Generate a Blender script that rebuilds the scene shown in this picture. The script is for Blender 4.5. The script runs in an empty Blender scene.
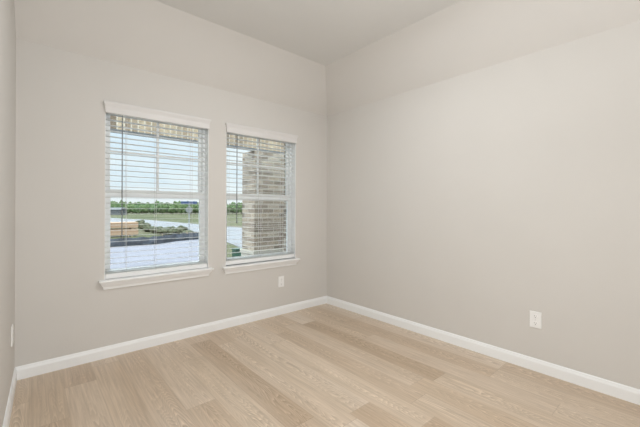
import bpy, bmesh, math, random
from mathutils import Vector, Matrix, noise

random.seed(7)
scene = bpy.context.scene
COL = scene.collection

# ------------------------------------------------------------------ camera
CAM = Vector((-2.91745, -3.20956, 1.23600))
YAW, ROLL, FPX = 0.716740, 0.0043372, 332.064
cam_data = bpy.data.cameras.new('camera')
cam = bpy.data.objects.new('camera', cam_data)
COL.objects.link(cam)
cam.matrix_world = (Matrix.Translation(CAM) @ Matrix.Rotation(-YAW, 4, 'Z')
                    @ Matrix.Rotation(math.pi / 2, 4, 'X') @ Matrix.Rotation(ROLL, 4, 'Z'))
cam_data.sensor_width = 36.0
cam_data.lens = FPX * 36.0 / 640.0
cam_data.shift_y = -(213.5 - 208.16) / 640.0
cam_data.clip_start = 0.02
cam_data.clip_end = 900
scene.camera = cam

# ------------------------------------------------------------------ colour management
vs = scene.view_settings
vs.view_transform = 'Standard'
vs.look = 'None'
vs.gamma = 1.0
vs.use_curve_mapping = False
vs.exposure = 0.02

# ------------------------------------------------------------------ sky
world = bpy.data.worlds.new('sky')
scene.world = world
world.use_nodes = True
wt = world.node_tree
for n in list(wt.nodes):
    wt.nodes.remove(n)
w_out = wt.nodes.new('ShaderNodeOutputWorld')
w_bg = wt.nodes.new('ShaderNodeBackground')
w_tc = wt.nodes.new('ShaderNodeTexCoord')
w_sep = wt.nodes.new('ShaderNodeSeparateXYZ')
w_ramp = wt.nodes.new('ShaderNodeValToRGB')
w_map = wt.nodes.new('ShaderNodeMapping')
w_noise = wt.nodes.new('ShaderNodeTexNoise')
w_cr = wt.nodes.new('ShaderNodeValToRGB')
w_mix = wt.nodes.new('ShaderNodeMix')
w_mix.data_type = 'RGBA'
wt.links.new(w_tc.outputs['Generated'], w_sep.inputs[0])
wt.links.new(w_sep.outputs['Z'], w_ramp.inputs[0])
els = w_ramp.color_ramp.elements
els[0].position = 0.0
els[0].color = (0.92, 0.93, 0.96, 1)
els[1].position = 0.6
els[1].color = (5.6, 6.3, 7.0, 1)
e = els.new(0.07)
e.color = (0.76, 0.86, 0.96, 1)
e = els.new(0.24)
e.color = (0.66, 0.82, 1.0, 1)
e = els.new(0.38)
e.color = (4.2, 4.6, 5.2, 1)
w_map.inputs['Scale'].default_value = (2.2, 2.2, 7.0)
w_noise.inputs['Scale'].default_value = 1.7
w_noise.inputs['Detail'].default_value = 6
wt.links.new(w_tc.outputs['Generated'], w_map.inputs[0])
wt.links.new(w_map.outputs[0], w_noise.inputs['Vector'])
wt.links.new(w_noise.outputs['Fac'], w_cr.inputs[0])
w_cr.color_ramp.elements[0].position = 0.42
w_cr.color_ramp.elements[0].color = (0, 0, 0, 1)
w_cr.color_ramp.elements[1].position = 0.68
w_cr.color_ramp.elements[1].color = (0.9, 0.9, 0.9, 1)
wt.links.new(w_cr.outputs[0], w_mix.inputs['Factor'])
wt.links.new(w_ramp.outputs[0], w_mix.inputs['A'])
w_mix.inputs['B'].default_value = (0.98, 1.0, 1.03, 1)
wt.links.new(w_mix.outputs['Result'], w_bg.inputs['Color'])
w_bg.inputs['Strength'].default_value = 1.05
wt.links.new(w_bg.outputs[0], w_out.inputs[0])

# ------------------------------------------------------------------ sun (soft, behind and left of the house)
sun_data = bpy.data.lights.new('sun', 'SUN')
sun_data.energy = 1.6
sun_data.angle = math.radians(12)
sun_data.color = (1.0, 0.95, 0.88)
sun = bpy.data.objects.new('sun', sun_data)
COL.objects.link(sun)
sun.location = (-30, -14, 30)
sun.rotation_euler = (Vector((0, 0, 0)) - Vector((-0.80, -0.20, 0.62))).to_track_quat('-Z', 'Y').to_euler()


# ------------------------------------------------------------------ added room fill (unseen area lights that top up the daylight)
def area(name, loc, target, sx, sy, energy, color, shape='RECTANGLE'):
    d = bpy.data.lights.new(name, 'AREA')
    d.shape = shape
    d.size = sx
    d.size_y = sy
    d.energy = energy
    d.color = color
    o = bpy.data.objects.new(name, d)
    COL.objects.link(o)
    o.location = loc
    o.rotation_euler = (Vector(target) - Vector(loc)).to_track_quat('-Z', 'Y').to_euler()
    return o


area('added_fill_overhead', (-1.5, -1.75, 2.82), (-1.5, -1.75, 0), 0.6, 0.6, 21, (0.95, 0.985, 1.0), 'DISK')  # added overhead fill, no fixture hangs there
area('added_fill_rear', (-2.55, -3.95, 1.05), (-1.2, 0.0, 2.1), 0.8, 1.5, 34, (0.95, 0.985, 1.0))  # unseen fill added behind the camera to brighten the walls
area('added_fill_upward', (-1.9, -3.0, 1.75), (-1.9, -3.02, 2.87), 0.5, 0.5, 13.5, (0.95, 0.985, 1.0))  # unseen fill added to lift the ceiling


# ================================================================== materials
def mat(name, color=(0.8, 0.8, 0.8), rough=0.5, spec=0.5, metallic=0.0):
    m = bpy.data.materials.new(name)
    m.use_nodes = True
    b = m.node_tree.nodes['Principled BSDF']
    b.inputs['Base Color'].default_value = (*color, 1)
    b.inputs['Roughness'].default_value = rough
    b.inputs['Specular IOR Level'].default_value = spec
    b.inputs['Metallic'].default_value = metallic
    return m


class NT:
    def __init__(self, m):
        self.t = m.node_tree
        self.b = self.t.nodes['Principled BSDF']

    def n(self, kind, **kw):
        x = self.t.nodes.new(kind)
        for k, v in kw.items():
            setattr(x, k, v)
        return x

    def l(self, a, b):
        self.t.links.new(a, b)

    def math(self, op, a, b=None):
        x = self.n('ShaderNodeMath', operation=op)
        for i, v in enumerate((a, b)):
            if v is None:
                continue
            if isinstance(v, (int, float)):
                x.inputs[i].default_value = v
            else:
                self.l(v, x.inputs[i])
        return x.outputs[0]

    def mix(self, fac, a, b, blend='MIX'):
        x = self.n('ShaderNodeMix', data_type='RGBA', blend_type=blend)
        for key, v in (('Factor', fac), ('A', a), ('B', b)):
            if isinstance(v, (int, float)):
                x.inputs[key].default_value = v
            elif isinstance(v, tuple):
                x.inputs[key].default_value = (*v, 1)
            else:
                self.l(v, x.inputs[key])
        return x.outputs['Result']

    def ramp(self, fac, stops):
        r = self.n('ShaderNodeValToRGB')
        el = r.color_ramp.elements
        while len(el) < len(stops):
            el.new(0.5)
        for e_, (p, c) in zip(el, stops):
            e_.position = p
            e_.color = (*c, 1) if len(c) == 3 else c
        self.l(fac, r.inputs[0])
        return r.outputs[0]


def noisy(name, c1, c2, scale, rough=0.6, bump=0.0, bump_scale=None, spec=0.4, detail=3.0, stretch=(1, 1, 1)):
    m = mat(name, c1, rough, spec)
    t = NT(m)
    tc = t.n('ShaderNodeTexCoord')
    mp = t.n('ShaderNodeMapping')
    mp.inputs['Scale'].default_value = stretch
    t.l(tc.outputs['Object'], mp.inputs[0])
    nz = t.n('ShaderNodeTexNoise')
    nz.inputs['Scale'].default_value = scale
    nz.inputs['Detail'].default_value = detail
    t.l(mp.outputs[0], nz.inputs['Vector'])
    t.l(t.ramp(nz.outputs['Fac'], [(0.3, c1), (0.7, c2)]), t.b.inputs['Base Color'])
    if bump:
        nb = t.n('ShaderNodeTexNoise')
        nb.inputs['Scale'].default_value = bump_scale or scale
        nb.inputs['Detail'].default_value = 2
        t.l(tc.outputs['Object'], nb.inputs['Vector'])
        bp = t.n('ShaderNodeBump')
        bp.inputs['Strength'].default_value = bump
        bp.inputs['Distance'].default_value = 0.004
        t.l(nb.outputs['Fac'], bp.inputs['Height'])
        t.l(bp.outputs[0], t.b.inputs['Normal'])
    return m


M = {}
M['wall'] = noisy('wall_paint', (0.674, 0.646, 0.612), (0.684, 0.656, 0.622), 3.0, 0.75, 0.10, 90, 0.25)
M['ceiling'] = noisy('ceiling_paint', (0.730, 0.715, 0.692), (0.740, 0.725, 0.702), 3.0, 0.85, 0.16, 70, 0.2)
M['slope'] = noisy('slope_shaded_tone', (0.705, 0.677, 0.645), (0.715, 0.687, 0.655), 3.0, 0.8, 0.12, 80, 0.2)  # ceiling tone taken down, some shade put into the colour
M['trim'] = noisy('trim_paint', (0.91, 0.915, 0.915), (0.93, 0.935, 0.935), 2.0, 0.35, spec=0.5)
M['vinyl'] = noisy('window_vinyl', (0.92, 0.93, 0.93), (0.93, 0.94, 0.94), 2.0, 0.35, spec=0.5)
M['blind'] = noisy('blind_white', (0.86, 0.86, 0.855), (0.88, 0.88, 0.875), 4.0, 0.4, spec=0.5)


def slat_mat():
    """White vinyl that lets some daylight through."""
    mm = mat('slat_vinyl', (0.92, 0.925, 0.925), 0.4, 0.5)
    q = NT(mm)
    tr = q.n('ShaderNodeBsdfTranslucent')
    tr.inputs['Color'].default_value = (0.95, 0.96, 0.95, 1)
    mx = q.n('ShaderNodeMixShader')
    mx.inputs[0].default_value = 0.68
    out = [n_ for n_ in q.t.nodes if n_.type == 'OUTPUT_MATERIAL'][0]
    q.l(q.b.outputs[0], mx.inputs[1])
    q.l(tr.outputs[0], mx.inputs[2])
    q.l(mx.outputs[0], out.inputs['Surface'])
    return mm


M['slat'] = slat_mat()
M['valance'] = noisy('valance_white', (0.74, 0.72, 0.705), (0.76, 0.74, 0.725), 4.0, 0.45)
M['cord'] = mat('blind_cord', (0.70, 0.70, 0.70), 0.8)
M['wand'] = mat('wand_clear_plastic', (0.22, 0.24, 0.26), 0.2)
M['plate'] = noisy('outlet_plastic', (0.92, 0.91, 0.895), (0.93, 0.92, 0.905), 8.0, 0.3, spec=0.5)
M['slot'] = mat('outlet_slot', (0.05, 0.05, 0.05), 0.6)
M['screw'] = mat('outlet_screw', (0.7, 0.7, 0.68), 0.35, metallic=0.6)
M['stone'] = noisy('cast_stone', (0.38, 0.355, 0.30), (0.44, 0.41, 0.36), 9.0, 0.85, 0.2, 60)
M['soffit'] = noisy('soffit_paint', (0.50, 0.49, 0.46), (0.54, 0.53, 0.50), 3.0, 0.7)
M['soffit_shade'] = noisy('underside_shade', (0.10, 0.11, 0.12), (0.14, 0.14, 0.15), 6.0, 0.6)  # near-black colour for the shaded underside of the beam
M['concrete'] = noisy('pale_concrete', (0.132, 0.127, 0.146), (0.157, 0.151, 0.174), 0.8, 0.9, detail=6)
M['road'] = noisy('road_concrete', (0.13, 0.128, 0.134), (0.165, 0.163, 0.17), 0.5, 0.9, detail=6)
M['fabric'] = noisy('silt_fabric', (0.018, 0.021, 0.028), (0.055, 0.063, 0.080), 3.0, 0.6, spec=0.25)
M['stake'] = noisy('stake_wood', (0.22, 0.16, 0.10), (0.32, 0.24, 0.15), 8.0, 0.8)
M['bark'] = noisy('bark', (0.08, 0.06, 0.045), (0.14, 0.11, 0.08), 6.0, 0.9)
M['sign_blue'] = mat('sign_blue', (0.015, 0.045, 0.13), 0.4)
M['sign_back'] = noisy('sign_aluminium', (0.15, 0.155, 0.155), (0.18, 0.185, 0.185), 4.0, 0.45)
M['post'] = noisy('galvanised_post', (0.20, 0.21, 0.22), (0.25, 0.26, 0.27), 5.0, 0.5)
M['box_green'] = noisy('utility_green', (0.012, 0.05, 0.035), (0.02, 0.07, 0.045), 5.0, 0.5)
M['shed_wall'] = noisy('shed_metal', (0.05, 0.057, 0.066), (0.07, 0.078, 0.088), 1.0, 0.6)
M['shed_roof'] = noisy('shed_roof', (0.07, 0.076, 0.082), (0.09, 0.096, 0.104), 1.0, 0.6)


def leaf_mat(name, a, b, c, scale):
    m = mat(name, a, 0.75, 0.2)
    t = NT(m)
    tc = t.n('ShaderNodeTexCoord')
    nz = t.n('ShaderNodeTexNoise')
    nz.inputs['Scale'].default_value = scale
    nz.inputs['Detail'].default_value = 5
    t.l(tc.outputs['Object'], nz.inputs['Vector'])
    t.l(t.ramp(nz.outputs['Fac'], [(0.32, a), (0.5, b), (0.68, c)]), t.b.inputs['Base Color'])
    return m


M['leaf_dark'] = leaf_mat('leaf_dark', (0.028, 0.052, 0.020), (0.050, 0.085, 0.030), (0.080, 0.115, 0.045), 1.6)
M['leaf_mid'] = leaf_mat('leaf_mid', (0.032, 0.058, 0.019), (0.060, 0.096, 0.032), (0.095, 0.13, 0.05), 1.6)
M['leaf_olive'] = leaf_mat('leaf_olive', (0.028, 0.034, 0.017), (0.055, 0.06, 0.030), (0.095, 0.088, 0.055), 6.0)

# grass: patches of green and straw
m = mat('field_grass', (0.2, 0.3, 0.1), 0.95, 0.1)
t = NT(m)
tc = t.n('ShaderNodeTexCoord')
n1 = t.n('ShaderNodeTexNoise')
n1.inputs['Scale'].default_value = 0.13
n1.inputs['Detail'].default_value = 6
t.l(tc.outputs['Object'], n1.inputs['Vector'])
n2 = t.n('ShaderNodeTexNoise')
n2.inputs['Scale'].default_value = 3.0
n2.inputs['Detail'].default_value = 6
t.l(tc.outputs['Object'], n2.inputs['Vector'])
base = t.ramp(n1.outputs['Fac'], [(0.36, (0.055, 0.062, 0.028)), (0.52, (0.082, 0.085, 0.044)), (0.66, (0.112, 0.095, 0.064))])
var = t.ramp(n2.outputs['Fac'], [(0.3, (0.7, 0.7, 0.7)), (0.7, (1.15, 1.15, 1.1))])
t.l(t.mix(1.0, base, var, 'MULTIPLY'), t.b.inputs['Base Color'])
M['grass'] = m


def brick_mat(name, stops, mortar, soldier=False):
    """Bricks 20 x 6.5 cm with 1 cm joints, laid out on the UV map (in metres)."""
    mm = mat(name, (0.5, 0.45, 0.4), 0.9, 0.2)
    q = NT(mm)
    uv = q.n('ShaderNodeUVMap', uv_map='UVMap')
    sp = q.n('ShaderNodeSeparateXYZ')
    q.l(uv.outputs[0], sp.inputs[0])
    across, along = (sp.outputs['X'], sp.outputs['Y']) if soldier else (sp.outputs['Y'], sp.outputs['X'])
    row = q.math('FLOOR', q.math('DIVIDE', across, 0.0765))
    fy = q.math('FRACT', q.math('DIVIDE', across, 0.0765))
    half = q.math('MULTIPLY', q.math('MODULO', q.math('ABSOLUTE', row), 2.0), 0.0 if soldier else 0.5)
    cx = q.math('ADD', q.math('DIVIDE', q.math('SUBTRACT', along, 2.165 if soldier else 0.0), 0.21), half)
    colm = q.math('FLOOR', cx)
    fx = q.math('FRACT', cx)
    cmb = q.n('ShaderNodeCombineXYZ')
    q.l(colm, cmb.inputs[0])
    q.l(row, cmb.inputs[1])
    wn = q.n('ShaderNodeTexWhiteNoise', noise_dimensions='3D')
    q.l(cmb.outputs[0], wn.inputs['Vector'])
    bc = q.ramp(wn.outputs['Value'], stops)
    nz = q.n('ShaderNodeTexNoise')
    nz.inputs['Scale'].default_value = 28
    nz.inputs['Detail'].default_value = 4
    q.l(uv.outputs[0], nz.inputs['Vector'])
    sm = q.ramp(nz.outputs['Fac'], [(0.35, (0.72, 0.72, 0.72)), (0.62, (1.12, 1.12, 1.12))])
    bc = q.mix(1.0, bc, sm, 'MULTIPLY')
    mx = q.math('LESS_THAN', fx, 0.055)
    my = q.math('LESS_THAN', fy, 0.15)
    mort = q.math('MAXIMUM', mx, my)
    q.l(q.mix(mort, bc, mortar), q.b.inputs['Base Color'])
    bp = q.n('ShaderNodeBump')
    bp.inputs['Strength'].default_value = 0.5
    bp.inputs['Distance'].default_value = 0.006
    q.l(q.math('SUBTRACT', 1.0, mort), bp.inputs['Height'])
    q.l(bp.outputs[0], q.b.inputs['Normal'])
    return mm


M['brick'] = brick_mat('mottled_brick', [(0.0, (0.17, 0.138, 0.112)), (0.22, (0.28, 0.224, 0.172)), (0.45, (0.36, 0.295, 0.228)),
                                        (0.7, (0.23, 0.185, 0.148)), (1.0, (0.42, 0.36, 0.295))], (0.48, 0.435, 0.38))


M['soldier'] = brick_mat('soldier_course_brick', [(0.0, (0.17, 0.13, 0.095)), (0.3, (0.36, 0.275, 0.19)), (0.6, (0.46, 0.365, 0.255)),
                                                (1.0, (0.27, 0.21, 0.155))], (0.62, 0.555, 0.46), True)


# wood floor: planks run away from the back wall (along Y)
def floor_mat():
    mm = mat('oak_plank_floor', (0.5, 0.4, 0.3), 0.36, 0.95)
    q = NT(mm)
    W, L = 0.182, 1.52
    tc_ = q.n('ShaderNodeTexCoord')
    sp = q.n('ShaderNodeSeparateXYZ')
    q.l(tc_.outputs['Object'], sp.inputs[0])
    xs = q.math('DIVIDE', q.math('ADD', sp.outputs['X'], 20.03), W)
    ci = q.math('FLOOR', xs)
    fx = q.math('FRACT', xs)
    w1 = q.n('ShaderNodeTexWhiteNoise', noise_dimensions='1D')
    q.l(ci, w1.inputs['W'])
    ys = q.math('ADD', q.math('DIVIDE', q.math('ADD', sp.outputs['Y'], 30.0), L), q.math('MULTIPLY', w1.outputs['Value'], 7.0))
    ri = q.math('FLOOR', ys)
    fy = q.math('FRACT', ys)
    cb = q.n('ShaderNodeCombineXYZ')
    q.l(ci, cb.inputs[0])
    q.l(ri, cb.inputs[1])
    w2 = q.n('ShaderNodeTexWhiteNoise', noise_dimensions='3D')
    q.l(cb.outputs[0], w2.inputs['Vector'])
    tone = q.ramp(w2.outputs['Value'], [(0.0, (0.548, 0.418, 0.300)), (0.25, (0.615, 0.482, 0.352)), (0.5, (0.67, 0.55, 0.43)),
                                        (0.75, (0.560, 0.425, 0.302)), (1.0, (0.71, 0.60, 0.485))])
    # grain coordinates: shifted per plank, stretched along the plank
    off = q.n('ShaderNodeVectorMath', operation='SCALE')
    q.l(w2.outputs['Color'], off.inputs[0])
    off.inputs['Scale'].default_value = 37.0
    add = q.n('ShaderNodeVectorMath', operation='ADD')
    q.l(tc_.outputs['Object'], add.inputs[0])
    q.l(off.outputs[0], add.inputs[1])
    mp = q.n('ShaderNodeMapping')
    mp.inputs['Scale'].default_value = (1.0, 0.085, 1.0)
    q.l(add.outputs[0], mp.inputs[0])
    # cathedral figure: rings of a stretched noise field
    nf = q.n('ShaderNodeTexNoise')
    nf.inputs['Scale'].default_value = 11.0
    nf.inputs['Detail'].default_value = 2.5
    nf.inputs['Distortion'].default_value = 0.25
    q.l(mp.outputs[0], nf.inputs['Vector'])
    w3 = q.n('ShaderNodeSeparateColor')
    q.l(w2.outputs['Color'], w3.inputs[0])
    shift = q.math('MULTIPLY', q.math('SUBTRACT', w3.outputs['Green'], 0.5), 0.35)
    xl = q.math('SUBTRACT', q.math('SUBTRACT', fx, 0.5), shift)
    bow = q.math('MULTIPLY', q.math('MULTIPLY', xl, xl), 5.0)
    f_ = q.math('ADD', q.math('ADD', q.math('MULTIPLY', sp.outputs['Y'], 1.9), bow), q.math('MULTIPLY', nf.outputs['Fac'], 3.2))
    rings = q.math('FRACT', q.math('MULTIPLY', f_, 6.5))
    figure = q.ramp(rings, [(0.0, (1.28, 1.32, 1.37)), (0.20, (1.08, 1.09, 1.10)), (0.5, (0.96, 0.95, 0.94)), (0.88, (0.80, 0.775, 0.745)), (1.0, (1.28, 1.32, 1.37))])
    nm = q.n('ShaderNodeTexNoise')
    nm.inputs['Scale'].default_value = 5.0
    q.l(mp.outputs[0], nm.inputs['Vector'])
    side = q.ramp(q.math('ABSOLUTE', xl), [(0.12, (1, 1, 1)), (0.45, (0.4, 0.4, 0.4))])
    mask = q.math('MULTIPLY', q.ramp(nm.outputs['Fac'], [(0.38, (0.15, 0.15, 0.15)), (0.58, (1, 1, 1))]), side)
    figure = q.mix(mask, (1.0, 1.0, 1.0), figure)
    ng = q.n('ShaderNodeTexNoise')
    ng.inputs['Scale'].default_value = 90.0
    ng.inputs['Detail'].default_value = 4
    mg = q.n('ShaderNodeMapping')
    mg.inputs['Scale'].default_value = (1.0, 0.035, 1.0)
    q.l(add.outputs[0], mg.inputs[0])
    q.l(mg.outputs[0], ng.inputs['Vector'])
    fine = q.ramp(ng.outputs['Fac'], [(0.3, (0.85, 0.835, 0.82)), (0.7, (1.11, 1.115, 1.125))])
    nb = q.n('ShaderNodeTexNoise')
    nb.inputs['Scale'].default_value = 3.2
    nb.inputs['Detail'].default_value = 2
    q.l(mp.outputs[0], nb.inputs['Vector'])
    broad = q.ramp(nb.outputs['Fac'], [(0.32, (0.89, 0.86, 0.82)), (0.68, (1.08, 1.10, 1.13))])
    c = q.mix(1.0, tone, figure, 'MULTIPLY')
    c = q.mix(1.0, c, fine, 'MULTIPLY')
    c = q.mix(1.0, c, broad, 'MULTIPLY')
    sx = q.math('MAXIMUM', q.math('LESS_THAN', fx, 0.010), q.math('LESS_THAN', fy, 0.0022))
    c = q.mix(q.math('MULTIPLY', sx, 0.3), c, (0.20, 0.14, 0.09))
    q.l(c, q.b.inputs['Base Color'])
    bp = q.n('ShaderNodeBump')
    bp.inputs['Strength'].default_value = 0.12
    bp.inputs['Distance'].default_value = 0.002
    q.l(ng.outputs['Fac'], bp.inputs['Height'])
    q.l(bp.outputs[0], q.b.inputs['Normal'])
    return mm


M['floor'] = floor_mat()

# clear window glass: mostly see-through with a Fresnel reflection
g = bpy.data.materials.new('window_glass')
g.use_nodes = True
gt = g.node_tree
for n in list(gt.nodes):
    gt.nodes.remove(n)
go = gt.nodes.new('ShaderNodeOutputMaterial')
gm = gt.nodes.new('ShaderNodeMixShader')
gf = gt.nodes.new('ShaderNodeFresnel')
gf.inputs['IOR'].default_value = 1.45
ga = gt.nodes.new('ShaderNodeBsdfTransparent')
ga.inputs['Color'].default_value = (0.95, 0.985, 0.975, 1)
gg = gt.nodes.new('ShaderNodeBsdfGlossy')
gg.inputs['Roughness'].default_value = 0.02
gt.links.new(gf.outputs[0], gm.inputs[0])
gt.links.new(ga.outputs[0], gm.inputs[1])
gt.links.new(gg.outputs[0], gm.inputs[2])
gt.links.new(gm.outputs[0], go.inputs[0])
M['glass'] = g


# lumber end-on boards
def lumber_mat():
    mm = mat('fresh_lumber', (0.5, 0.3, 0.16), 0.8, 0.2)
    q = NT(mm)
    uv = q.n('ShaderNodeUVMap', uv_map='UVMap')
    sp = q.n('ShaderNodeSeparateXYZ')
    q.l(uv.outputs[0], sp.inputs[0])
    rw = q.math('DIVIDE', sp.outputs['Y'], 0.06)
    wn = q.n('ShaderNodeTexWhiteNoise', noise_dimensions='1D')
    q.l(q.math('FLOOR', rw), wn.inputs['W'])
    c = q.ramp(wn.outputs['Value'], [(0, (0.30, 0.195, 0.125)), (0.5, (0.34, 0.225, 0.15)), (1, (0.38, 0.26, 0.18))])
    c = q.mix(q.math('LESS_THAN', q.math('FRACT', rw), 0.12), c, (0.20, 0.12, 0.07))
    q.l(c, q.b.inputs['Base Color'])
    return mm


M['lumber'] = lumber_mat()


# ================================================================== mesh helpers
def link_mesh(name, bm, m, parent=None, smooth=False, uv=False):
    bmesh.ops.recalc_face_normals(bm, faces=bm.faces[:])
    if uv:
        lay = bm.loops.layers.uv.new('UVMap')
        for f in bm.faces:
            nn = f.normal
            ax = max(range(3), key=lambda i: abs(nn[i]))
            for lp in f.loops:
                co = lp.vert.co
                lp[lay].uv = ((co.y, co.z) if ax == 0 else (co.x, co.z) if ax == 1 else (co.x, co.y))
    me = bpy.data.meshes.new(name)
    bm.to_mesh(me)
    bm.free()
    if smooth:
        for p in me.polygons:
            p.use_smooth = True
    o = bpy.data.objects.new(name, me)
    COL.objects.link(o)
    me.materials.append(m)
    if parent:
        o.parent = parent
    return o


def box(bm, x0, x1, y0, y1, z0, z1, bevel=0.0):
    r = bmesh.ops.create_cube(bm, size=1.0)
    vsx = r['verts']
    for v in vsx:
        v.co = Vector((x0 + (v.co.x + 0.5) * (x1 - x0), y0 + (v.co.y + 0.5) * (y1 - y0), z0 + (v.co.z + 0.5) * (z1 - z0)))
    if bevel:
        ed = list({e_ for v in vsx for e_ in v.link_edges})
        bmesh.ops.bevel(bm, geom=ed, offset=bevel, segments=2, affect='EDGES', profile=0.5)


def newbox(x0, x1, y0, y1, z0, z1, bevel=0.0):
    bm = bmesh.new()
    box(bm, x0, x1, y0, y1, z0, z1, bevel)
    return bm


def cyl(bm, a, b, r0, r1=None, seg=10):
    a, b = Vector(a), Vector(b)
    r1 = r0 if r1 is None else r1
    d = b - a
    rot = d.to_track_quat('Z', 'Y').to_matrix().to_4x4()
    bmesh.ops.create_cone(bm, cap_ends=True, segments=seg, radius1=r0, radius2=r1, depth=d.length,
                          matrix=Matrix.Translation((a + b) / 2) @ rot)


def poly(bm, pts):
    return bm.faces.new([bm.verts.new(p) for p in pts])


def loft(bm, rings):
    """Closed solid through rings of equal length."""
    rr = [[bm.verts.new(p) for p in ring] for ring in rings]
    n_ = len(rr[0])
    for a, b in zip(rr, rr[1:]):
        for i in range(n_):
            bm.faces.new([a[i], a[(i + 1) % n_], b[(i + 1) % n_], b[i]])
    bm.faces.new(rr[0])
    bm.faces.new(list(reversed(rr[-1])))


def structure(o):
    o['kind'] = 'structure'
    return o


def empty(name, loc):
    o = bpy.data.objects.new(name, None)
    o.empty_display_size = 0.1
    COL.objects.link(o)
    o.location = loc
    return o


def tag(o, label, cat, group=None):
    o['label'] = label
    o['category'] = cat
    if group:
        o['group'] = group
    return o


# ================================================================== room shell
X0, X1, Y0, Y1 = -3.0, 0.0, -4.15, 0.0
H, TRAY_IN, TRAY_UP = 2.44, 0.39, 0.420
HT = H + TRAY_UP
T = 0.15

structure(link_mesh('floor', newbox(X0 - 0.30, X1 + T, Y0 - T, Y1 + T, -0.12, 0.0), M['floor']))

WIN = [(-2.460, -1.588), (-1.404, -0.510)]     # the two openings
ZS, ZT = 0.635, 2.105
bm = bmesh.new()
xs_ = [X0 - T, WIN[0][0], WIN[0][1], WIN[1][0], WIN[1][1], X1 + T]
for i in range(5):
    if i in (1, 3):
        box(bm, xs_[i], xs_[i + 1], 0, T, 0, ZS - 0.03)
        box(bm, xs_[i], xs_[i + 1], 0, T, ZT, H)
    else:
        box(bm, xs_[i], xs_[i + 1], 0, T, 0, H)
bmesh.ops.remove_doubles(bm, verts=bm.verts[:], dist=1e-5)
structure(link_mesh('wall_back', bm, M['wall']))
structure(link_mesh('wall_right', newbox(X1, X1 + T, Y0, Y1, 0, H), M['wall']))
SPLAY = 0.030                                  # the left wall runs very slightly out of square
XN = X0 + SPLAY * Y0                           # its inner face at the front end
bm = bmesh.new()
loft(bm, [[(X0 - 0.30, Y1, z_), (X0, Y1, z_), (XN, Y0, z_), (X0 - 0.30, Y0, z_)] for z_ in (0, HT)])
structure(link_mesh('wall_left', bm, M['wall']))
structure(link_mesh('wall_front', newbox(X0 - 0.30, X1 + T, Y0 - T, Y0, 0, HT), M['wall']))

bm = bmesh.new()                                # tray ceiling: flat field, sloped borders at the back and right
a = (X0, Y1, H); b = (X1, Y1, H); c = (X1, Y0, H)
ta = (X0 - SPLAY * TRAY_IN, Y1 - TRAY_IN, HT); tb = (X1 - TRAY_IN, Y1 - TRAY_IN, HT); tcn = (X1 - TRAY_IN, Y0, HT); td = (XN, Y0, HT)
vA, vB, vC, vTA, vTB, vTC, vTD = [bm.verts.new(p) for p in (a, b, c, ta, tb, tcn, td)]
for fv in ((vA, vTA, vTB, vB), (vB, vTB, vTC, vC), (vTA, vTD, vTC, vTB)):
    bm.faces.new(fv)
up = [bm.verts.new((v.co.x, v.co.y, HT + 0.10)) for v in (vA, vB, vC, vTD)]
bm.faces.new(up)
bm.faces.new((vA, vB, up[1], up[0]))
bm.faces.new((vB, vC, up[2], up[1]))
bm.faces.new((vC, vTC, vTD, up[3], up[2]))
bm.faces.new((vTD, vTA, vA, up[0], up[3]))
ceiling = structure(link_mesh('ceiling', bm, M['ceiling']))
ceiling.data.materials.append(M['slope'])
for p_ in ceiling.data.polygons:                # sloped borders: tone between ceiling and wall, darkened in place of shade
    if abs(p_.normal.z) < 0.9 and p_.center.z < HT and p_.center.x < -0.1 and p_.center.y < -0.1 and p_.center.x > X0 + 0.1 and p_.center.y > Y0 + 0.1:
        p_.material_index = 1


def baseboard(name, p0, p1, nrm):
    """Profile swept from p0 to p1 (mitred ends), nrm points into the room."""
    prof = [(0, 0), (0.014, 0), (0.014, 0.066), (0.012, 0.073), (0.009, 0.079), (0.0075, 0.087), (0.004, 0.0925), (0, 0.0937)]
    d = (Vector(p1) - Vector(p0)).normalized()
    nv = Vector(nrm)
    bm_ = bmesh.new()
    r = []
    for p, s in ((Vector(p0), 1), (Vector(p1), -1)):
        r.append([p + nv * o_ + d * s * o_ + Vector((0, 0, z_)) for o_, z_ in prof])
    loft(bm_, r)
    return structure(link_mesh(name, bm_, M['trim']))


baseboard('baseboard_back', (X0, Y1, 0), (X1, Y1, 0), (0, -1, 0))
baseboard('baseboard_right', (X1, Y1, 0), (X1, Y0, 0), (-1, 0, 0))
baseboard('baseboard_left', (XN, Y0, 0), (X0, Y1, 0), Vector((1, SPLAY * -1, 0)).normalized())


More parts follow.
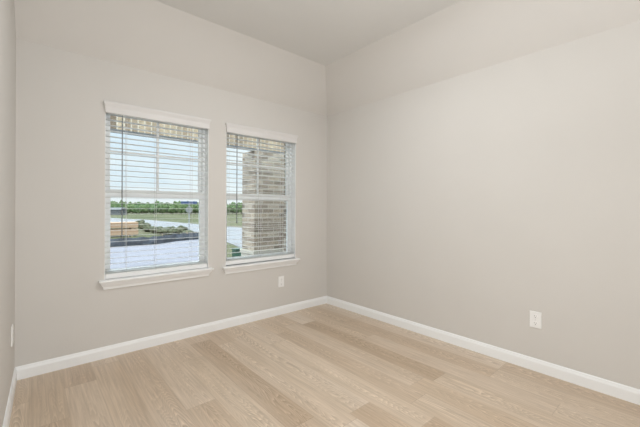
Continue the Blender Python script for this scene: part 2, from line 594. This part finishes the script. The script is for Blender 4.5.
# ------------------------------------------------------------------ windows
def make_window(idx, x0, x1):
    root = empty('window_%d' % idx, ((x0 + x1) / 2, 0.11, ZS))
    structure(root)

    def part(name, bm_, m_, par=root):
        for v in bm_.verts:
            v.co -= root.location
        return link_mesh(name, bm_, m_, par)

    zr0, zr1 = 1.325, 1.390
    b_ = bmesh.new()                            # outer frame
    box(b_, x0, x0 + 0.028, 0.085, T, ZS, ZT)
    box(b_, x1 - 0.028, x1, 0.085, T, ZS, ZT)
    box(b_, x0 + 0.028, x1 - 0.028, 0.085, T, ZT - 0.03, ZT)
    box(b_, x0 + 0.028, x1 - 0.028, 0.085, T, ZS - 0.03, ZS + 0.02)
    part('window_frame', b_, M['vinyl'])
    b_ = bmesh.new()                            # white jamb lining of the opening
    box(b_, x0, x0 + 0.004, 0.001, 0.085, ZS, ZT)
    box(b_, x1 - 0.004, x1, 0.001, 0.085, ZS, ZT)
    box(b_, x0 + 0.004, x1 - 0.004, 0.001, 0.085, ZT - 0.004, ZT)
    part('jamb_lining', b_, M['trim'])
    ix0, ix1 = x0 + 0.028, x1 - 0.028
    sw = 0.026
    b_ = bmesh.new()                            # lower sash (inner track)
    box(b_, ix0, ix0 + sw, 0.088, 0.112, ZS + 0.02, zr1)
    box(b_, ix1 - sw, ix1, 0.088, 0.112, ZS + 0.02, zr1)
    box(b_, ix0 + sw, ix1 - sw, 0.088, 0.112, ZS + 0.02, ZS + 0.062)
    box(b_, ix0 + sw, ix1 - sw, 0.088, 0.112, zr0, zr1)
    part('lower_sash', b_, M['vinyl'])
    b_ = bmesh.new()                            # upper sash (outer track)
    box(b_, ix0, ix0 + sw, 0.116, 0.140, zr0, ZT - 0.03)
    box(b_, ix1 - sw, ix1, 0.116, 0.140, zr0, ZT - 0.03)
    box(b_, ix0 + sw, ix1 - sw, 0.116, 0.140, ZT - 0.06, ZT - 0.03)
    box(b_, ix0 + sw, ix1 - sw, 0.116, 0.140, zr0, zr1 - 0.015)
    us = part('upper_sash', b_, M['vinyl'])
    xm, zm = (x0 + x1) / 2, 1.718
    b_ = bmesh.new()                            # muntin cross of the upper sash
    box(b_, xm - 0.009, xm + 0.009, 0.121, 0.135, zr1 - 0.015, ZT - 0.06)
    box(b_, ix0 + sw, xm - 0.009, 0.122, 0.134, zm - 0.008, zm + 0.008)
    box(b_, xm + 0.009, ix1 - sw, 0.122, 0.134, zm - 0.008, zm + 0.008)
    part('muntin', b_, M['vinyl'])
    part('glass_pane', newbox(ix0 + sw, ix1 - sw, 0.0995, 0.1005, ZS + 0.062, zr0), M['glass'])
    part('glass_pane', newbox(ix0 + sw, ix1 - sw, 0.1365, 0.1375, zr1 - 0.015, ZT - 0.06), M['glass'])
    # stool with a rounded lip and a tapering apron mould, ends returned to the wall
    lip = 0.640 if idx == 1 else 0.632
    sx0, sx1 = x0 - 0.040, x1 + 0.035
    b_ = bmesh.new()
    lv = [(lip, 0.046, 0.000), (lip - 0.003, 0.050, -0.001), (lip - 0.013, 0.050, -0.001), (lip - 0.017, 0.046, 0.002),
          (lip - 0.019, 0.036, 0.008), (lip - 0.030, 0.033, 0.011), (lip - 0.045, 0.026, 0.020), (lip - 0.058, 0.017, 0.029),
          (lip - 0.066, 0.015, 0.031), (lip - 0.078, 0.012, 0.033)]
    loft(b_, [[(sx0 + e_, 0.0, z_), (sx1 - e_, 0.0, z_), (sx1 - e_, -o_, z_), (sx0 + e_, -o_, z_)] for z_, o_, e_ in lv])
    box(b_, x0, x1, 0.0, 0.0855, lip - 0.030, lip)
    part('window_sill', b_, M['trim'])
    return root


# ------------------------------------------------------------------ blinds
def make_blind(x0, x1, label, wand_x, ladders):
    root = empty('window_blind', ((x0 + x1) / 2, 0.03, 2.06))
    tag(root, label, 'window blind', 'white blinds hung in the two windows')

    def part(name, bm_, m_, par=root, smooth=False):
        for v in bm_.verts:
            v.co -= root.location
        return link_mesh(name, bm_, m_, par, smooth)

    # valance: cornice profile, a little wider at the top
    b_ = bmesh.new()
    lv = [(2.012, 0.016, 0.008), (2.016, 0.020, 0.006), (2.060, 0.021, 0.005), (2.070, 0.024, 0.003), (2.088, 0.031, -0.006),
          (2.094, 0.033, -0.008), (2.103, 0.033, -0.008), (2.106, 0.030, -0.006)]
    vx0, vx1 = x0 - 0.006, x1 + 0.004
    loft(b_, [[(vx0 + e_, -0.001, z_), (vx1 - e_, -0.001, z_), (vx1 - e_, -o_, z_), (vx0 + e_, -o_, z_)] for z_, o_, e_ in lv])
    part('valance', b_, M['valance'])
    part('headrail', newbox(x0 + 0.008, x1 - 0.008, 0.008, 0.062, 2.055, 2.103, 0.003), M['blind'])
    # slats: gently crowned, open (flat)
    b_ = bmesh.new()
    z = 2.012
    yc, hw = 0.036, 0.0245
    while z > 0.715:
        ring = []
        cs = [(-1, 0), (-0.5, 0.0008), (0, 0.0011), (0.5, 0.0008), (1, 0)]
        prof = [(yc + u * hw, z + c_) for u, c_ in cs] + [(yc + u * hw, z + c_ - 0.0013) for u, c_ in reversed(cs)]
        prof = [(y_, z_ - (y_ - yc) * 0.035) for y_, z_ in prof]      # room edge tipped up a little
        loft(b_, [[(x0 + 0.007, y_, z_) for y_, z_ in prof], [(x1 - 0.007, y_, z_) for y_, z_ in prof]])
        z -= 0.0463
    for zz in (0.695, 0.687):                    # slats gathered on the bottom rail
        box(b_, x0 + 0.007, x1 - 0.007, yc - hw, yc + hw, zz - 0.0026, zz)
    part('slats', b_, M['slat'])
    part('bottom_rail', newbox(x0 + 0.007, x1 - 0.007, yc - 0.026, yc + 0.026, 0.6425, 0.682, 0.004), M['blind'])
    for lx in ladders:
        b_ = bmesh.new()
        for yy in (yc - hw - 0.002, yc + hw + 0.002):
            cyl(b_, (lx, yy, 0.675), (lx, yy, 2.06), 0.0013, seg=6)
        part('ladder_cord', b_, M['cord'])
    zb = wand_x[1]
    b_ = bmesh.new()
    cyl(b_, (wand_x[0], 0.001, zb), (wand_x[0], 0.003, 2.0), 0.0042, seg=6)
    cyl(b_, (wand_x[0], 0.001, zb - 0.05), (wand_x[0], 0.001, zb), 0.0055, 0.0046, seg=8)
    cyl(b_, (wand_x[0], 0.003, 2.0), (wand_x[0], 0.012, 2.06), 0.002, seg=6)
    part('tilt_wand', b_, M['wand'], smooth=True)
    return root


make_window(1, *WIN[0])
make_window(2, *WIN[1])
make_blind(*WIN[0], 'white horizontal slat blind over the left window, lumber and road behind it', (-2.336, 1.02),
           (-2.300, -2.066, -1.746))
make_blind(*WIN[1], 'white horizontal slat blind over the right window, brick column behind it', (-1.281, 1.12),
           (-1.365, -0.985, -0.690))


# ------------------------------------------------------------------ outlets
def make_outlet(loc, rotz, label):
    root = empty('wall_outlet', loc)
    root.rotation_euler = (0, 0, rotz)
    tag(root, label, 'electrical outlet', 'wall outlets above the baseboards')
    # local frame: the plate faces -Y
    bm_ = bmesh.new()
    box(bm_, -0.0395, 0.0395, -0.007, 0.0, -0.062, 0.062, 0.0025)
    link_mesh('cover_plate', bm_, M['plate'], root)
    for zc in (0.0265, -0.0265):
        bm_ = bmesh.new()
        pts = []
        for k in range(24):
            a_ = 2 * math.pi * k / 24
            pts.append((0.0172 * math.cos(a_), max(-0.0145, min(0.0145, 0.0172 * math.sin(a_)))))
        loft(bm_, [[(px, -0.0065, zc + pz) for px, pz in pts], [(px, -0.0088, zc + pz) for px, pz in pts],
                   [(px * 0.95, -0.0094, zc + pz * 0.95) for px, pz in pts]])
        rc = link_mesh('receptacle', bm_, M['plate'], root)
        bm_ = bmesh.new()
        box(bm_, -0.0075, -0.0055, -0.0098, -0.0090, zc - 0.001, zc + 0.0085)
        box(bm_, 0.0055, 0.0075, -0.0098, -0.0090, zc - 0.000, zc + 0.0075)
        cyl(bm_, (0, -0.0098, zc - 0.0075), (0, -0.0090, zc - 0.0075), 0.0026, seg=10)
        link_mesh('slots', bm_, M['slot'], rc)
    bm_ = bmesh.new()
    cyl(bm_, (0, -0.0078, 0), (0, -0.0066, 0), 0.0032, seg=12)
    link_mesh('screw', bm_, M['screw'], root)
    return root


make_outlet((-0.718, 0.0, 0.380), 0, 'white outlet plate on the back wall below the right window')
make_outlet((0.0, -2.380, 0.390), -math.pi / 2, 'white outlet plate on the right wall above the baseboard')
make_outlet((X0 - SPLAY * 0.285, -0.285, 0.405), math.pi / 2 - SPLAY, 'white outlet plate seen edge-on on the left wall')

# ================================================================== outside: the porch
PY = 1.42                                      # inner face of the porch beam and column
structure(link_mesh('porch_slab', newbox(-5.2, 1.2, T, 2.05, -0.30, -0.08), M['concrete']))
structure(link_mesh('porch_beam', newbox(-5.2, 1.2, PY, PY + 0.11, 2.175, 2.62), M['soldier'], uv=True))
structure(link_mesh('porch_beam_shade', newbox(-5.2, 1.2, PY - 0.004, PY + 0.11, 2.150, 2.175), M['soffit_shade']))  # dark strip standing in for the shadow line under the beam
bm = bmesh.new()                               # outer brick skin of the house, left out at the windows
ox = [-5.2, WIN[0][0], WIN[0][1], WIN[1][0], WIN[1][1], 1.2]
for i in range(5):
    if i in (1, 3):
        box(bm, ox[i], ox[i + 1], T, T + 0.10, -0.30, ZS - 0.03)
        box(bm, ox[i], ox[i + 1], T, T + 0.10, ZT, 2.75)
    else:
        box(bm, ox[i], ox[i + 1], T, T + 0.10, -0.30, 2.75)
bmesh.ops.remove_doubles(bm, verts=bm.verts[:], dist=1e-5)
structure(link_mesh('wall_exterior', bm, M['brick'], uv=True))

cx0 = -0.255
colr = empty('brick_column', (cx0 + 0.35, PY + 0.2, -0.08))
tag(colr, 'mottled tan brick porch column on a pale stone base behind the right window', 'column')


def cpart(name, bm_, m_, uv=False):
    for v in bm_.verts:
        v.co -= colr.location
    return link_mesh(name, bm_, m_, colr, uv=uv)


cpart('shaft', newbox(cx0, cx0 + 0.85, PY, PY + 0.40, 0.555, 2.150), M['brick'], True)
cpart('stone_cap', newbox(cx0 - 0.03, cx0 + 0.88, PY - 0.03, PY + 0.43, 0.495, 0.555, 0.006), M['stone'])
cpart('base', newbox(cx0 - 0.012, cx0 + 0.862, PY - 0.012, PY + 0.412, -0.08, 0.495), M['stone'])

# ================================================================== outside: the ground
GZ = -0.42


def flat(name, pts, z, m_):
    bm_ = bmesh.new()
    poly(bm_, [(x_, y_, z) for x_, y_ in pts])
    r = bmesh.ops.extrude_face_region(bm_, geom=bm_.faces[:])
    for v in r['geom']:
        if isinstance(v, bmesh.types.BMVert):
            v.co.z -= 0.06
    return structure(link_mesh(name, bm_, m_))


flat('ground', [(-150, 2.05), (250, 2.05), (250, 320), (-150, 320)], GZ, M['grass'])
flat('road', [(-60, 370 / 2), (6.0, 59.2), (8.8, 43.9), (9.6, 29.9), (10.2, 22.0), (11.5, 9.0), (5.5, 6.2), (3.6, 9.2), (4.4, 12.7),
              (5.5, 19.0), (5.0, 28.7), (3.4, 41.7), (-60, 160)], GZ + 0.02, M['road'])
flat('driveway', [(-9, 2.06), (0.55, 2.06), (2.3, 9.0), (3.55, 13.7), (2.4, 13.4), (1.0, 12.4), (-0.6, 12.5), (-9, 13.8)], GZ + 0.03, M['concrete'])


# ------------------------------------------------------------------ trees and shrubs
def blob_mesh(bm_, centre, rad, seed, sub=3, flat_=0.85):
    r = bmesh.ops.create_icosphere(bm_, subdivisions=sub, radius=1.0)
    sv = Vector((seed * 3.7, seed * 1.3, seed * 2.1))
    for v in r['verts']:
        d = v.co.normalized()
        k = 1 + 0.30 * noise.noise(d * 2.1 + sv) + 0.22 * noise.noise(d * 5.2 + sv) + 0.10 * noise.noise(d * 11 + sv)
        v.co = Vector(centre) + Vector((d.x * rad * k, d.y * rad * k, d.z * rad * k * flat_))


def tree(x_, y_, h, w, seed, m_, label, name='tree', cat='tree', group='trees along the far edge of the field'):
    rnd = random.Random(seed)
    root = empty(name, (x_, y_, GZ))
    tag(root, label, cat, group)
    bm_ = bmesh.new()
    blob_mesh(bm_, (0, 0, h * 0.55), w * 0.42, seed, 3, h * 0.45 / (w * 0.42))
    for k in range(5):
        a_ = rnd.uniform(0, 6.28)
        rr = w * rnd.uniform(0.22, 0.34)
        blob_mesh(bm_, (math.cos(a_) * rr, math.sin(a_) * rr, h * rnd.uniform(0.30, 0.72)), w * rnd.uniform(0.16, 0.27), seed + k * 0.7, 2, 0.9)
    link_mesh('foliage', bm_, m_, root)
    bm_ = bmesh.new()
    cyl(bm_, (0, 0, -0.05), (0, 0, h * 0.5), h * 0.035, h * 0.02, 8)
    link_mesh('trunk', bm_, M['bark'], root)
    return root


def ray_xy(u, dist):
    """Ground position a given forward distance away in the direction of picture column u."""
    r_ = (u - 320) / FPX * dist
    return (CAM.x + dist * math.sin(YAW) + r_ * math.cos(YAW), CAM.y + dist * math.cos(YAW) - r_ * math.sin(YAW))


TREE_LABEL = {'leaf_dark': 'dark green bushy tree in the far tree line, seen through a window',
              'leaf_mid': 'bright green rounded tree in the far tree line, seen through a window'}
rnd = random.Random(24)
k = 0
for u in list(range(103, 208, 9)) + list(range(221, 248, 9)):
    for row, (dist, hh) in enumerate(((101, 3.3), (94.5, 3.0), (88, 2.7), (81.5, 2.25))):
        du = rnd.uniform(-0.6, 0.6) + (4.5 if row % 2 else 0) + (2.2 if row > 1 else 0)
        x_, y_ = ray_xy(u + du, dist + rnd.uniform(-0.8, 0.8))
        mk = 'leaf_dark' if (row < 2) == (rnd.random() < 0.7) else 'leaf_mid'
        tree(x_, y_, hh * rnd.uniform(0.88, 1.15), rnd.uniform(1.75, 2.05), 10 + k, M[mk], TREE_LABEL[mk])
        k += 1

WEED = 'low olive green weed clump between the road and the black fence'
for k, (u, dist, h, w) in enumerate(((140, 25.5, 0.95, 0.95), (145, 24.2, 0.75, 0.9), (150, 22.6, 0.55, 0.95), (157, 21.6, 0.50, 0.95), (163, 20.4, 0.5, 0.85),
                                     (170, 21.4, 0.55, 0.9), (176, 19.8, 0.62, 0.85), (182, 21.0, 0.68, 0.8), (188, 19.2, 0.5, 0.7), (194, 18.2, 0.42, 0.65))):
    x_, y_ = ray_xy(u, dist)
    h *= 0.72
    tree(x_, y_, h, w, 200 + k, M['leaf_olive'], WEED, 'weed_clump', 'weeds', 'weed clumps by the fence')

# ------------------------------------------------------------------ lumber, fence, sign, shed, utility box
yaw_l = math.radians(-4)
for k, (z0, z1) in enumerate(((0.10, 0.42), (0.50, 0.80))):
    root = empty('lumber_bundle', (0.35, 18.1, GZ))
    root.rotation_euler = (0, 0, yaw_l)
    tag(root, ('lower bundle of tan lumber resting on the ground beyond the left window' if k == 0 else
               'upper bundle of tan lumber stacked on another beyond the left window'), 'lumber', 'lumber bundles by the road')
    link_mesh('boards', newbox(-1.5, 1.40, 0, 1.1, z0, z1, 0.004), M['lumber'], root, uv=True)
    for bx in (-1.2, 0.0, 1.1):
        link_mesh('bearer', newbox(bx - 0.05, bx + 0.05, 0.02, 1.08, 0.0 if k == 0 else 0.42, z0), M['stake'], root)

root = empty('silt_fence', (0.5, 12.7, GZ))
tag(root, 'low black silt fence along the edge of the pale driveway', 'fence')
line_ = [(-9.0, 13.9), (-4.0, 13.15), (-0.55, 12.75), (1.0, 12.65), (2.4, 13.6), (3.75, 14.1)]
bm = bmesh.new()
pts2 = []
for (xa, ya), (xb, yb) in zip(line_, line_[1:]):
    for s in range(6):
        f_ = s / 6
        pts2.append((xa + (xb - xa) * f_, ya + (yb - ya) * f_))
pts2.append(line_[-1])
rings_ = []
for i, (x_, y_) in enumerate(pts2):
    wv = 0.03 * math.sin(i * 1.9)
    tz = 0.36 + 0.03 * math.sin(i * 2.7)
    rings_.append([(x_ - 0.5, y_ - 12.7 + wv, 0.0), (x_ - 0.5, y_ - 12.7 + wv * 1.6, tz * 0.5), (x_ - 0.5, y_ - 12.7 + 0.06 + wv, tz),
                   (x_ - 0.5, y_ - 12.7 + 0.066 + wv, tz), (x_ - 0.5, y_ - 12.7 + 0.006 + wv * 1.6, tz * 0.5), (x_ - 0.5, y_ - 12.7 + 0.006 + wv, 0.0)])
loft(bm, rings_)
link_mesh('fabric', bm, M['fabric'], root)
for i in range(3, len(pts2), 6):
    x_, y_ = pts2[i]
    link_mesh('stake', newbox(x_ - 0.52, x_ - 0.48, y_ - 12.7 + 0.08, y_ - 12.7 + 0.12, -0.02, 0.45), M['stake'], root)

sgx, sgy = 4.65, 18.1
root = empty('street_sign', (sgx, sgy, GZ))
tag(root, 'blue street name sign above the pale back of an octagonal sign on a post', 'street sign')
root.rotation_euler = (0, 0, -math.radians(20))
bm = bmesh.new()
cyl(bm, (0, 0, -0.05), (0, 0, 1.98), 0.035, seg=10)
link_mesh('post', bm, M['post'], root)
link_mesh('name_blade', newbox(-0.48, 0.48, -0.012, 0.012, 1.87, 2.05, 0.004), M['sign_blue'], root)
bm = bmesh.new()
oc = [(0.21 * math.cos(math.pi / 8 + j * math.pi / 4), 1.52 + 0.21 * math.sin(math.pi / 8 + j * math.pi / 4)) for j in range(8)]
loft(bm, [[(x_, -0.045, z_) for x_, z_ in oc], [(x_, -0.037, z_) for x_, z_ in oc]])
link_mesh('octagon_plate', bm, M['sign_back'], root)

x_, y_ = ray_xy(113, 72)
root = empty('metal_shed', (x_, y_, GZ))
root.rotation_euler = (0, 0, -0.6)
tag(root, 'low grey blue shed before the trees at the left edge of the left window', 'shed')
link_mesh('wall', newbox(-2.2, 2.2, -1.5, 1.5, 0, 1.15), M['shed_wall'], root)
bm = bmesh.new()
loft(bm, [[(-2.4, yy_, zz_) for yy_, zz_ in ((-1.7, 1.15), (0, 1.6), (1.7, 1.15), (0, 1.2))],
          [(2.4, yy_, zz_) for yy_, zz_ in ((-1.7, 1.15), (0, 1.6), (1.7, 1.15), (0, 1.2))]])
link_mesh('roof', bm, M['shed_roof'], root)

root = empty('utility_box', (2.36, 7.1, GZ))
tag(root, 'dark green utility box on the grass left of the brick column', 'utility box')
link_mesh('cabinet', newbox(-0.13, 0.13, -0.13, 0.13, 0, 0.24, 0.01), M['box_green'], root)
link_mesh('lid', newbox(-0.15, 0.15, -0.15, 0.15, 0.24, 0.29, 0.012), M['box_green'], root)
